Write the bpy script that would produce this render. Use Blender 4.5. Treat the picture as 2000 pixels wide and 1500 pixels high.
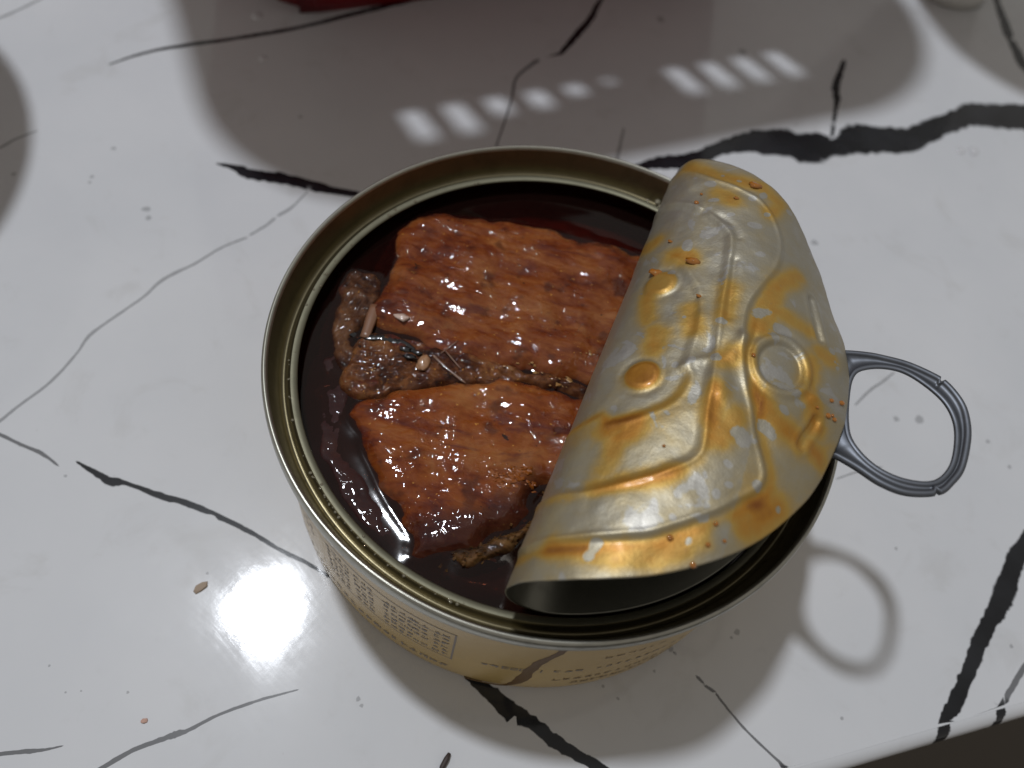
import bpy, bmesh, math, random
import numpy as np
from mathutils import Vector, Matrix, geometry

# ------------------------------------------------------------------ clear
for o in list(bpy.data.objects):
    bpy.data.objects.remove(o, do_unlink=True)
sc = bpy.context.scene
MM = 0.001                                  # everything below is measured in millimetres

# ------------------------------------------------------------------ camera
cam = bpy.data.cameras.new('Camera')
cam_o = bpy.data.objects.new('Camera', cam)
sc.collection.objects.link(cam_o)
CR, CU, CF = ((0.95493416, 0.27292803, 0.11666636), (-0.29333196, 0.80770218, 0.51144262), (-0.04535535, 0.522616, -0.85136092))
cam_o.matrix_world = Matrix(((CR[0], CU[0], -CF[0], 0.0), (CR[1], CU[1], -CF[1], -80.731*MM), (CR[2], CU[2], -CF[2], 156.123*MM), (0, 0, 0, 1)))
cam.sensor_fit = 'HORIZONTAL'
cam.sensor_width = 36.0
cam.lens = 36.0*1560/2000
cam.clip_start = 0.01
cam.clip_end = 20.0
cam.dof.use_dof = True
cam.dof.focus_distance = 0.134
cam.dof.aperture_fstop = 13.5
sc.camera = cam_o

# ------------------------------------------------------------------ light of the room
w = bpy.data.worlds.new('World')
sc.world = w
w.use_nodes = True
w.node_tree.nodes['Background'].inputs[0].default_value = (0.192, 0.182, 0.170, 1)
w.node_tree.nodes['Background'].inputs[1].default_value = 1.32

LAMP = Vector((-420, 255, 1500))*MM
ld = bpy.data.lights.new('ceiling_lamp', 'AREA')
ld.shape = 'DISK'
ld.size = 0.105
ld.energy = 12.4
ld.color = (0.955, 1.0, 1.075)
lo = bpy.data.objects.new('ceiling_lamp', ld)
sc.collection.objects.link(lo)
lo.location = LAMP
lo.rotation_euler = (-LAMP).to_track_quat('-Z', 'Y').to_euler()

sc.view_settings.view_transform = 'Standard'
sc.view_settings.look = 'None'
sc.view_settings.exposure = 0.0
sc.view_settings.gamma = 1.0
sc.view_settings.use_curve_mapping = False
sc.cycles.use_denoising = True
sc.cycles.denoiser = 'OPENIMAGEDENOISE'
sc.cycles.max_bounces = 10
sc.cycles.transparent_max_bounces = 12
sc.cycles.sample_clamp_indirect = 4.0
sc.cycles.caustics_reflective = False
sc.cycles.caustics_refractive = False

LIDQ = [16.5784, 0.0957, 9.824, -0.0919, 0.6406, -0.0761, -0.0413, -1.3346, -0.1838, -0.807, -0.2625]
L_bead_outer = [(-39.2, -6.5), (-37.6, -12.6), (-35.1, -19.2), (-32.5, -22.9), (-28.4, -27.6), (-25.5, -30.1), (-22.9, -32.4), (-20.2, -33.2), (-17.1, -32.0), (-13.7, -30.3), (-9.7, -28.9), (-5.7, -27.1), (-1.2, -25.8), (2.3, -24.9), (8.2, -24.4), (13.9, -25.5), (19.5, -26.9), (25.1, -26.7), (29.8, -24.8), (34.1, -21.1), (36.1, -16.8), (38.0, -11.7), (40.3, -7.2), (42.1, -3.1)]
L_ridge_inner = [(-30.3, -8.7), (-29.1, -11.6), (-26.2, -16.8), (-23.1, -20.7), (-20.9, -22.5), (-18.8, -22.7), (-15.3, -22.2), (-11.3, -21.7), (-2.1, -20.7), (6.1, -19.5), (14.6, -18.5), (22.0, -17.2), (24.5, -15.5), (27.3, -12.6), (29.8, -8.3), (31.3, -3.4)]
L_ridge_core = [(-18.2, -9.3), (-17.1, -12.3), (-15.5, -14.5), (-13.3, -17.0), (-10.8, -18.2), (-8.2, -18.4), (-6.6, -17.3)]
L_fold = [(-6.6, -17.3), (-5.5, -18.6), (-4.3, -20.5)]
L_short = [(28.9, -11.8), (27.1, -15.4), (25.5, -17.8), (22.9, -19.1)]
L_dimp = [(-9.0, -11.7), (10.8, -9.0)]
L_rivet = [(-0.5, -31.7)]
L_bars1 = [(17.1, -34.2), (14.4, -35.1), (11.3, -36.2), (9.1, -37.2)]
L_bars2 = [(-6.4, -39.4), (-8.1, -39.0), (-10.1, -38.2), (-12.0, -37.8)]
L_groove1 = [(17.5, -19.7), (13.9, -20.3), (9.1, -21.0), (4.8, -21.7)]
L_groove2 = [(7.9, -16.0), (4.4, -16.7), (0.8, -17.3)]
L_kink = [(1.4, -25.1)]
L_oilA = [[(-39.9, -7.8), (-39.4, -13.7), (-38.3, -19.1), (-36.3, -22.6), (-32.7, -26.8)], [(-19.7, -9.8), (-18.2, -13.4), (-22.6, -11.6), (-26.9, -11.3)], [(-29.1, -11.2), (-27.6, -16.1), (-25.1, -20.5)], [(-10.2, -23.6), (-14.6, -24.2), (-16.4, -26.4), (-12.4, -27.1), (-17.7, -25.6)], [(0.5, -10.9), (-3.9, -11.7), (-0.6, -12.4)], [(-9.7, -10.4), (-10.1, -12.2), (-9.3, -13.2)], [(-7.7, -29.2), (-9.5, -31.2), (-10.8, -34.0), (-11.7, -37.0)], [(4.1, -36.3), (-0.3, -36.5), (-3.7, -37.5), (-7.3, -39.5)], [(43.0, -4.1), (39.9, -10.3), (38.7, -15.3), (38.7, -18.1), (37.6, -21.3), (36.3, -23.7)], [(32.3, -15.9), (33.4, -14.7), (33.8, -12.8)], [(32.0, -22.5), (34.5, -23.6)], [(20.6, -30.9), (15.3, -27.9), (10.2, -28.0), (5.0, -27.3)], [(10.1, -27.6), (9.7, -30.8), (9.0, -34.9)], [(11.5, -20.5), (7.0, -21.1), (4.6, -21.2)], [(9.9, -7.5), (6.4, -7.7), (2.8, -9.2)], [(17.3, -12.2), (16.6, -11.5)], [(17.3, -9.9), (16.6, -12.4)], [(6.1, -37.5), (6.3, -39.9)], [(-11.5, -40.1), (-11.7, -41.3)], [(-25.3, -33.4), (-22.9, -36.4), (-28.4, -31.9)], [(5.5, -15.7), (1.2, -17.3)], [(-3.7, -23.6), (-1.9, -24.3)], [(22.6, -4.2), (21.8, -3.1), (23.5, 1.1)]]
L_bare = [(-15.9, -28.4), (-12.4, -32.0), (6.3, -30.3), (8.1, -26.3), (-0.8, -31.7), (8.4, -39.9), (-8.1, -33.7), (-23.8, -28.2), (-20.9, -27.6), (-31.4, -22.3), (-33.6, -25.1), (-23.3, -36.5), (-22.0, -32.3), (-25.8, -26.9), (-39.9, -13.1), (-38.3, -13.7), (38.5, -15.6), (31.1, -22.2), (34.0, -18.8), (28.5, -16.8), (27.1, -21.0), (20.4, -23.3), (36.3, -20.6), (39.6, -12.4), (35.4, -26.1), (38.0, -7.9), (36.3, -11.0), (31.8, -12.8), (20.0, -11.3), (28.2, -16.3), (13.5, -10.2), (3.5, -15.1), (-5.3, -18.5), (-6.3, -16.3), (3.4, -21.0), (-3.9, -21.9)]
L_bits = [(32.9, -16.4), (16.0, -13.5), (38.3, -18.6), (21.1, -7.9), (13.3, -7.5), (8.2, -16.3), (-29.8, -27.9), (-34.1, -22.6), (-31.6, -29.5), (-33.1, -27.6), (-36.3, -26.4), (-21.1, -18.5), (-1.5, -41.5), (-0.3, -43.7), (-3.7, -42.2), (-4.1, -42.6), (-4.4, -41.2), (-4.4, -38.8), (-1.4, -27.1), (30.7, -10.0), (33.2, -10.3)]
F_UP = [(-36.9, 25.1), (-34.7, 28.0), (-29.8, 30.0), (-24.4, 30.6), (-20.9, 31.2), (-16.5, 32.8), (-11.0, 33.4), (-5.7, 34.1), (2.0, 34.2), (9.6, 34.3), (18.7, 32.1), (29.2, 26.5), (29.3, 11.1), (21.2, 0.0), (11.6, -0.6), (6.9, -1.2), (0.4, -2.4), (-7.4, -2.3), (-13.0, -3.4), (-17.7, -4.0), (-20.7, -3.7), (-26.9, -3.0), (-32.9, -2.8), (-36.1, -0.9), (-36.5, 4.0), (-36.2, 9.3), (-36.8, 14.5), (-37.9, 20.4)]
F_LO = [(-31.6, -18.4), (-28.2, -15.0), (-22.1, -11.1), (-15.6, -7.4), (-7.1, -3.6), (2.4, -2.8), (12.0, -2.2), (22.5, -7.3), (22.2, -15.7), (14.1, -20.5), (4.0, -23.5), (3.4, -28.0), (1.0, -31.8), (-3.0, -35.9), (-8.0, -39.1), (-13.3, -41.9), (-14.3, -38.1), (-19.0, -34.6), (-24.8, -28.9), (-28.4, -24.1), (-32.1, -21.5)]
F_SUB1 = [(-39.8, -10.5), (-35.1, -7.6), (-31.4, -12.1), (-32.0, -17.9), (-28.5, -24.1), (-21.9, -31.9), (-14.9, -38.9), (-15.5, -41.8), (-23.1, -38.0), (-30.8, -32.0), (-36.8, -23.9), (-39.6, -17.3)]
F_SUB2 = [(-8.1, -41.1), (-0.3, -38.5), (6.3, -30.9), (12.6, -24.0), (21.1, -21.2), (26.6, -27.0), (19.8, -36.4), (8.7, -43.4), (1.4, -44.0), (-5.7, -42.9)]
F_SCRAP = [(-44.2, 7.5), (-42.9, 10.0), (-40.0, 10.5), (-36.6, 9.8), (-34.5, 5.4), (-34.3, -0.3), (-35.7, -5.7), (-32.4, -9.2), (-32.3, -14.3), (-36.7, -13.0), (-40.0, -9.6), (-42.0, -4.4), (-42.6, 0.3)]
F_SEAM = [(-35.2, -9.6), (-33.4, -4.2), (-27.9, -2.8), (-21.7, -3.5), (-16.8, -3.5), (-11.2, -2.6), (-2.6, -1.8), (4.1, -1.1), (8.3, -2.4), (2.7, -3.3), (-6.7, -4.4), (-15.5, -7.6), (-22.0, -11.1), (-28.2, -15.1), (-31.6, -16.3)]
F_SKIN = [(-7.1, -38.9), (-2.9, -35.7), (1.1, -31.7), (3.9, -27.4), (5.0, -23.2), (7.9, -20.2), (7.6, -26.2), (4.6, -31.9), (0.7, -36.3), (-3.3, -40.3), (-4.9, -40.6)]
D_bone1 = [(-34.6, -5.4), (-35.4, 2.0)]
D_zig = [(-38.0, -4.9), (-35.5, -4.9), (-33.8, -5.0), (-31.7, -4.6), (-29.4, -4.1), (-27.4, -4.3), (-25.4, -4.9)]
D_bean = [(-22.8, -6.9)]
D_rib1 = [(-21.9, -4.8), (-18.8, -6.6), (-14.4, -8.4)]
D_rib2 = [(-20.6, -4.3), (-18.4, -0.5)]
D_rib3 = [(-20.2, -3.0), (-16.1, -6.1)]
D_flake = [(-29.7, 0.7)]
D_crum = [(-2.6, -24.2), (-0.7, -23.1), (-1.8, -22.5), (0.1, -21.3), (-4.1, -23.8), (1.7, -23.7), (-2.0, -25.0)]
D_dark = [(-27.0, -5.3), (-24.6, -5.2), (-25.5, -6.7)]
D_gold = [(-30.8, -10.7), (-3.0, -1.1), (1.2, -2.4), (2.2, -2.4), (3.3, -1.1), (-9.4, -2.8), (5.2, 5.2), (-7.2, -1.9), (-4.3, -0.1)]
D_pale = [(-17.7, 18.4), (-1.1, -40.9), (0.0, -12.5)]
R_OUT = [(44.2, 7.4), (45.3, 8.0), (48.3, 8.5), (50.7, 8.6), (55.0, 8.3), (59.2, 7.0), (61.3, 5.7), (63.3, 3.0), (64.2, 0.2), (64.4, -3.9), (63.4, -9.6), (61.8, -12.8), (59.7, -15.2), (55.3, -16.5), (51.4, -15.9), (47.5, -14.0), (44.5, -12.8), (42.3, -12.1), (41.5,-4), (42.2, 4)]
R_IN = [(46.7, 2.7), (47.9, 4.5), (50.8, 5.8), (54.2, 5.9), (57.5, 4.3), (60.4, 1.7), (61.8, -1.6), (61.9, -5.6), (61.1, -9.7), (59.2, -12.6), (56.4, -13.6), (52.9, -13.4), (49.7, -11.9), (47.2, -9.1), (46.4, -5.9), (46.3, -0.7)]

VEINS = [[(-99.1, 52.9, 0.36), (-94.4, 53.4, 1.73), (-89.9, 52.8, 2.79), (-83.4, 54.1, 2.85), (-75.3, 54.9, 2.82), (-68.5, 55.4, 2.12), (-63.3, 56.4, 1.61), (-56.8, 57.9, 1.44)], [(-2.9, 90.3, 1.13), (6.3, 96.3, 2.28), (11.6, 100.1, 3.49), (17.1, 103.1, 4.8), (22.4, 107.6, 4.0), (29.1, 115.0, 4.55), (36.3, 119.7, 8.4), (45.3, 123.1, 9.83), (51.5, 123.9, 11.79), (55.9, 127.0, 9.3), (62.0, 130.8, 9.51), (71.3, 136.2, 10.47), (80.8, 139.6, 9.25), (87.2, 145.5, 7.02), (95.4, 154.6, 6.1), (103.8, 161.9, 8.36), (112.3, 165.1, 9.93), (122.6, 170.4, 10.11), (138.6, 179.3, 9.26)], [(-142.4, 76.2, 0.31), (-138.6, 81.6, 0.64), (-133.8, 87.0, 0.88), (-126.2, 93.3, 1.13), (-117.1, 100.4, 1.14), (-107.9, 108.1, 1.15), (-101.0, 114.5, 1.15), (-89.7, 126.8, 1.4), (-80.1, 137.1, 1.65), (-65.6, 154.6, 1.94)], [(-181.6, 76.2, 1.08), (-178.7, 81.3, 1.08), (-176.8, 85.6, 1.07), (-175.0, 90.1, 1.06), (-173.6, 94.2, 0.84)], [(-154.3, 31.4, 0.9), (-150.0, 37.5, 0.9), (-148.4, 41.4, 0.9), (-145.5, 45.9, 0.55)], [(-74.3, 52.4, 0.3), (-75.7, 46.1, 0.76), (-77.5, 42.6, 0.94)], [(-78.1, 40.9, 0.75), (-79.0, 38.3, 0.76), (-81.1, 34.2, 0.61)], [(-81.8, 32.8, 0.64), (-85.9, 27.6, 0.62), (-89.2, 21.2, 0.75), (-93.5, 14.6, 0.87), (-95.2, 8.3, 0.56), (-97.9, 1.9, 0.69), (-100.6, -5.1, 0.78), (-100.6, -10.1, 0.49), (-101.7, -18.1, 0.63), (-104.3, -25.0, 0.63), (-105.9, -29.7, 0.75), (-108.8, -35.5, 0.74)], [(-111.5, -31.5, 0.61), (-104.1, -32.4, 0.71), (-99.1, -33.1, 0.71), (-94.4, -33.5, 0.79), (-90.0, -34.8, 0.29)], [(-86.7, -33.0, 0.3), (-81.9, -34.0, 0.89), (-79.1, -34.6, 1.3), (-78.0, -34.5, 1.61), (-75.2, -34.1, 0.63), (-68.4, -34.3, 0.93), (-61.9, -34.2, 0.92), (-55.1, -34.8, 0.81), (-48.0, -35.8, 0.7), (-42.0, -37.2, 0.59), (-35.2, -38.2, 0.49), (-30.4, -39.3, 0.39)], [(-55.9, -84.7, 0.87), (-53.2, -81.5, 0.88), (-49.8, -77.6, 0.79), (-45.8, -74.5, 0.88), (-44.1, -73.2, 1.23), (-42.4, -72.0, 0.62), (-38.6, -68.2, 0.54), (-33.6, -64.4, 0.45), (-27.5, -60.5, 0.18)], [(-72.8, -85.7, 0.66), (-70.0, -84.3, 0.65), (-66.3, -82.8, 0.73), (-63.4, -81.6, 0.41), (-61.3, -80.4, 0.17)], [(1.2, -49.2, 0.74), (3.2, -49.7, 1.29), (7.7, -51.3, 2.4), (11.1, -52.8, 2.54), (15.2, -53.3, 1.63), (19.5, -55.0, 1.8), (23.7, -56.0, 1.6), (28.8, -57.1, 1.42), (35.8, -58.9, 1.23)], [(43.9, -36.1, 0.63), (44.9, -36.7, 0.53)], [(45.6, -37.2, 0.51), (47.5, -37.8, 0.61)], [(48.0, -38.2, 0.32), (51.4, -40.8, 0.42), (55.7, -43.6, 0.41), (62.0, -46.8, 0.4)], [(119.4, 30.5, 2.12), (111.1, 14.1, 2.43), (108.5, 8.9, 3.26), (106.4, 2.3, 3.42), (103.9, -3.6, 2.9), (101.0, -9.6, 2.48), (98.6, -15.7, 2.27), (96.4, -21.5, 2.22), (94.4, -26.2, 2.34), (92.6, -29.6, 2.11), (90.9, -33.0, 1.74)], [(116.6, -2.4, 1.3), (109.3, -13.9, 1.26), (106.4, -19.0, 1.25), (104.1, -23.2, 1.06), (103.0, -25.0, 0.87)], [(112.4, 253.3, 1.98), (114.5, 235.2, 1.94), (116.7, 221.4, 2.61), (119.6, 207.2, 2.72), (124.2, 194.5, 3.61), (133.7, 182.0, 3.77)], [(-20.2, 172.3, 1.08), (-21.4, 165.7, 1.22), (-22.4, 154.8, 1.56), (-24.8, 143.8, 1.73), (-26.8, 134.7, 1.02)], [(-32.6, 128.6, 1.44), (-36.3, 118.6, 0.97), (-35.2, 109.2, 0.75), (-34.3, 97.9, 0.59), (-33.7, 88.1, 0.57), (-32.5, 76.8, 0.56)], [(-1.3, 109.5, 0.74), (-0.8, 101.1, 1.02), (-0.5, 95.7, 0.87)], [(61.0, 171.2, 1.15), (60.0, 163.8, 1.62), (59.1, 156.6, 1.95), (59.8, 151.7, 1.82), (59.8, 145.3, 0.96), (59.5, 132.8, 0.77)], [(80.5, 50.8, 0.37), (77.4, 46.5, 0.61), (74.9, 43.5, 0.72), (71.6, 38.1, 0.47)], [(68.3, 16.4, 0.23), (72.3, 19.4, 0.36), (78.2, 22.9, 0.24)]]
SPOTS = [(-107.8, 32.4, 1.52), (-105.9, 30.1, 1.16), (50.3, -25.1, 1.11), (49.3, -26.5, 0.6), (-16.5, -58.7, 0.79), (-15.5, -59.6, 0.61), (-0.4, 165.9, 2.39), (27.9, 161.5, 2.54), (-87.3, -36.4, 0.56), (-52.2, -45.9, 0.5), (37.8, -32.4, 0.88), (38.8, -33.0, 0.58), (29.6, -44.5, 0.55), (26.4, -43.2, 0.55), (35.4, -37.5, 0.57), (87.1, 39.1, 1.95), (81.5, 37.4, 1.25), (103.9, 38.9, 0.96), (108.9, 33.5, 0.79), (82.2, 3.7, 0.69), (57.5, 86.7, 1.63), (106.9, -10.1, 0.72), (72.4, -35.1, 0.64), (-55.3, -69.5, 0.43), (-65.3, -72.6, 0.34), (-62.9, -71.6, 0.34), (-142.0, 30.9, 1.05), (-125.1, 47.8, 1.11), (-87.1, 77.4, 1.02), (-124.8, 37.1, 1.06), (-124.4, 35.2, 0.87), (-70.3, -69.4, 0.44)]

# ------------------------------------------------------------------ helpers
rng = np.random.RandomState(7)
random.seed(7)
_perm = rng.permutation(512)
_ang = rng.rand(512)*2*np.pi

def pnoise(x, y, seed=0):
    x = np.asarray(x, float); y = np.asarray(y, float)
    xi = np.floor(x).astype(int); yi = np.floor(y).astype(int)
    xf = x-xi; yf = y-yi
    u = xf*xf*xf*(xf*(xf*6-15)+10); v = yf*yf*yf*(yf*(yf*6-15)+10)
    def g(ix, iy, dx, dy):
        h = _ang[(_perm[(ix+seed*57) & 511]+iy*13+seed) & 511]
        h = _ang[_perm[(_perm[(ix+seed*57) & 511]+iy+seed*11) & 511]]
        return np.cos(h)*dx+np.sin(h)*dy
    a = g(xi, yi, xf, yf); b = g(xi+1, yi, xf-1, yf); c = g(xi, yi+1, xf, yf-1); d = g(xi+1, yi+1, xf-1, yf-1)
    return (a+(b-a)*u+(c-a)*v+(a-b-c+d)*u*v)*1.41

def fbm(x, y, oct=4, seed=0, gain=.5):
    s = 0; a = 1; n = 0
    for i in range(oct):
        s = s+a*pnoise(x*2**i, y*2**i, seed+i*3); n += a; a *= gain
    return s/n

def sstep(a, b, x):
    t = np.clip((x-a)/(b-a), 0, 1); return t*t*(3-2*t)

def catmull(P, n=6, closed=False):
    P = [np.array(p, float) for p in P]; out = []; N = len(P)
    rngi = range(N) if closed else range(N-1)
    for i in rngi:
        if closed: p0, p1, p2, p3 = P[(i-1) % N], P[i], P[(i+1) % N], P[(i+2) % N]
        else: p0, p1, p2, p3 = P[max(i-1, 0)], P[i], P[i+1], P[min(i+2, N-1)]
        for k in range(n):
            t = k/n
            out.append(.5*((2*p1)+(p2-p0)*t+(2*p0-5*p1+4*p2-p3)*t*t+(3*p1-p0-3*p2+p3)*t**3))
    if not closed: out.append(P[-1])
    return np.array(out)

def dist_poly(X, Y, poly, closed=False):
    d = np.full(X.shape, 1e9)
    P = np.asarray(poly, float); n = len(P)
    for i in range(n if closed else n-1):
        a = P[i]; b = P[(i+1) % n]; e = b-a; L = e@e+1e-12
        t = np.clip(((X-a[0])*e[0]+(Y-a[1])*e[1])/L, 0, 1)
        d = np.minimum(d, (X-a[0]-t*e[0])**2+(Y-a[1]-t*e[1])**2)
    return np.sqrt(d)

def inside(X, Y, poly):
    P = np.asarray(poly, float); n = len(P); c = np.zeros(X.shape, bool)
    for i in range(n):
        a = P[i]; b = P[(i+1) % n]
        cond = ((a[1] > Y) != (b[1] > Y))
        xs = (b[0]-a[0])*(Y-a[1])/(b[1]-a[1]+1e-12)+a[0]
        c ^= cond & (X < xs)
    return c

def sdf(X, Y, poly):
    d = dist_poly(X, Y, poly, True)
    return np.where(inside(X, Y, poly), d, -d)

def mesh_obj(name, V, Fc, mat=None, parent=None, smooth=True, attrs=None, mats=None, midx=None):
    me = bpy.data.meshes.new(name)
    V = np.asarray(V, float)*MM
    me.from_pydata(V.tolist(), [], [tuple(int(i) for i in f) for f in Fc])
    if attrs:
        for k, a in attrs.items():
            at = me.attributes.new(k, 'FLOAT', 'POINT')
            at.data.foreach_set('value', np.asarray(a, np.float32))
    me.polygons.foreach_set('use_smooth', [smooth]*len(me.polygons))
    for m in (mats or ([mat] if mat else [])):
        me.materials.append(m)
    if midx is not None:
        me.polygons.foreach_set('material_index', np.asarray(midx, np.int32))
    me.update()
    o = bpy.data.objects.new(name, me)
    sc.collection.objects.link(o)
    if parent is not None:
        o.parent = parent
    return o

def tag(o, label, cat=None, group=None, kind=None):
    if label: o['label'] = label
    if cat: o['category'] = cat
    if group: o['group'] = group
    if kind: o['kind'] = kind
    return o

def empty(name, loc=(0, 0, 0)):
    o = bpy.data.objects.new(name, None)
    sc.collection.objects.link(o)
    o.location = Vector(loc)*MM
    o.empty_display_size = 0.01
    return o

def grid_faces(n, m, wrap=False, keep=None):
    F = []
    for i in range(n-1):
        for j in range(m if wrap else m-1):
            j2 = (j+1) % m
            F.append((i*m+j, i*m+j2, (i+1)*m+j2, (i+1)*m+j))
    return F

def lathe(name, prof, mat, parent=None, n=256, mats=None, seg_mat=None, close=False):
    P = np.array(prof, float); k = len(P)
    th = np.linspace(0, 2*np.pi, n, endpoint=False)
    V = np.stack([P[:, 0][:, None]*np.cos(th), P[:, 0][:, None]*np.sin(th), np.repeat(P[:, 1][:, None], n, 1)], -1).reshape(-1, 3)
    F = grid_faces(k, n, True)
    if close:
        F += [((k-1)*n+j, (k-1)*n+(j+1) % n, (j+1) % n, j) for j in range(n)]
    mi = None
    if seg_mat: mi = [seg_mat[i] for i in range(k-1) for j in range(n)]
    return mesh_obj(name, V, F, mat, parent, True, None, mats, mi)

def tube(path, rad, ns=8, flat=1.0, cap=True):
    P = np.asarray(path, float); n = len(P)
    rad = np.broadcast_to(np.asarray(rad, float), (n,))
    T = np.gradient(P, axis=0); T /= np.linalg.norm(T, axis=1)[:, None]+1e-12
    up = np.array([0, 0, 1.]); V = []
    for i in range(n):
        s = np.cross(T[i], up); l = np.linalg.norm(s)
        s = s/l if l > 1e-4 else np.array([1., 0, 0])
        u = np.cross(s, T[i])
        for j in range(ns):
            a = 2*np.pi*j/ns
            V.append(P[i]+rad[i]*(np.cos(a)*s+flat*np.sin(a)*u))
    F = grid_faces(n, ns, True)
    if cap:
        F += [tuple(range(ns))[::-1], tuple((n-1)*ns+j for j in range(ns))]
    return V, F

def blob(c, r, seed, stretch=(1, 1, 1), rough=.35, sub=2):
    bm = bmesh.new(); bmesh.ops.create_icosphere(bm, subdivisions=sub, radius=1.0)
    rs = np.random.RandomState(seed); k = rs.rand(3, 3)*4
    V = []
    for v in bm.verts:
        p = np.array(v.co); d = 1+rough*(np.sin(p@k[0]*1.7+k[1, 0])*np.cos(p@k[1]*1.3+k[2, 1])+.5*np.sin(p@k[2]*3.1))
        V.append(np.array(c)+p*d*r*np.array(stretch))
    F = [tuple(v.index for v in f.verts) for f in bm.faces]; bm.free()
    return V, F

def join(parts):
    V = []; F = []
    for v, f in parts:
        o = len(V); V += list(v); F += [tuple(i+o for i in q) for q in f]
    return V, F

# ------------------------------------------------------------------ materials
class NT:
    def __init__(s, name):
        s.m = bpy.data.materials.new(name); s.m.use_nodes = True
        s.t = s.m.node_tree; s.n = s.t.nodes; s.bsdf = s.n['Principled BSDF']; s.out = s.n['Material Output']
    def node(s, typ, **kw):
        n = s.n.new(typ)
        for k, v in kw.items(): setattr(n, k, v)
        return n
    def link(s, a, b): s.t.links.new(a, b)
    def set(s, **kw):
        for k, v in kw.items():
            i = s.bsdf.inputs[k.replace('_', ' ')]
            if hasattr(v, 'is_output'): s.link(v, i)
            else: i.default_value = (*v, 1) if isinstance(v, tuple) and len(v) == 3 and i.type == 'RGBA' else v
        return s
    def coord(s, scale=(1, 1, 1), rot=(0, 0, 0), out='Object'):
        c = s.node('ShaderNodeTexCoord'); m = s.node('ShaderNodeMapping')
        m.inputs['Scale'].default_value = scale; m.inputs['Rotation'].default_value = rot
        s.link(c.outputs[out], m.inputs['Vector']); return m.outputs[0]
    def noise(s, vec, scale, detail=4, rough=.55, dist=0.):
        n = s.node('ShaderNodeTexNoise'); n.inputs['Scale'].default_value = scale; n.inputs['Detail'].default_value = detail
        n.inputs['Roughness'].default_value = rough; n.inputs['Distortion'].default_value = dist
        if vec is not None: s.link(vec, n.inputs['Vector'])
        return n.outputs['Fac']
    def voro(s, vec, scale, feature='F1'):
        n = s.node('ShaderNodeTexVoronoi'); n.inputs['Scale'].default_value = scale; n.feature = feature
        s.link(vec, n.inputs['Vector']); return n.outputs['Distance']
    def attr(s, name):
        n = s.node('ShaderNodeAttribute'); n.attribute_name = name; return n.outputs['Fac']
    def math(s, op, a, b=0., c=0., clamp=False):
        n = s.node('ShaderNodeMath', operation=op, use_clamp=clamp)
        for i, v in enumerate((a, b, c)):
            if hasattr(v, 'is_output'): s.link(v, n.inputs[i])
            else: n.inputs[i].default_value = v
        return n.outputs[0]
    def mr(s, v, a, b, c=0., d=1., smooth=True):
        n = s.node('ShaderNodeMapRange'); n.interpolation_type = 'SMOOTHSTEP' if smooth else 'LINEAR'
        s.link(v, n.inputs[0])
        for i, k in zip((1, 2, 3, 4), (a, b, c, d)): n.inputs[i].default_value = k
        return n.outputs[0]
    def ramp(s, v, stops):
        n = s.node('ShaderNodeValToRGB'); e = n.color_ramp.elements
        while len(e) < len(stops): e.new(.5)
        for el, (p, c) in zip(e, stops): el.position = p; el.color = (*c, 1)
        s.link(v, n.inputs[0]); return n.outputs[0]
    def mix(s, f, a, b, mode='MIX'):
        n = s.node('ShaderNodeMix', data_type='RGBA', blend_type=mode)
        if hasattr(f, 'is_output'): s.link(f, n.inputs[0])
        else: n.inputs[0].default_value = f
        for v, i in ((a, 6), (b, 7)):
            if hasattr(v, 'is_output'): s.link(v, n.inputs[i])
            else: n.inputs[i].default_value = (*v, 1)
        return n.outputs[2]
    def bump(s, h, strength=.5, dist=.0002, normal=None):
        n = s.node('ShaderNodeBump'); n.inputs['Strength'].default_value = strength; n.inputs['Distance'].default_value = dist
        s.link(h, n.inputs['Height'])
        if normal is not None: s.link(normal, n.inputs['Normal'])
        return n.outputs[0]

def plain(name, col, rough=.5, metal=0., **kw):
    t = NT(name); t.set(Base_Color=col, Roughness=rough, Metallic=metal, **kw); return t.m

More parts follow.
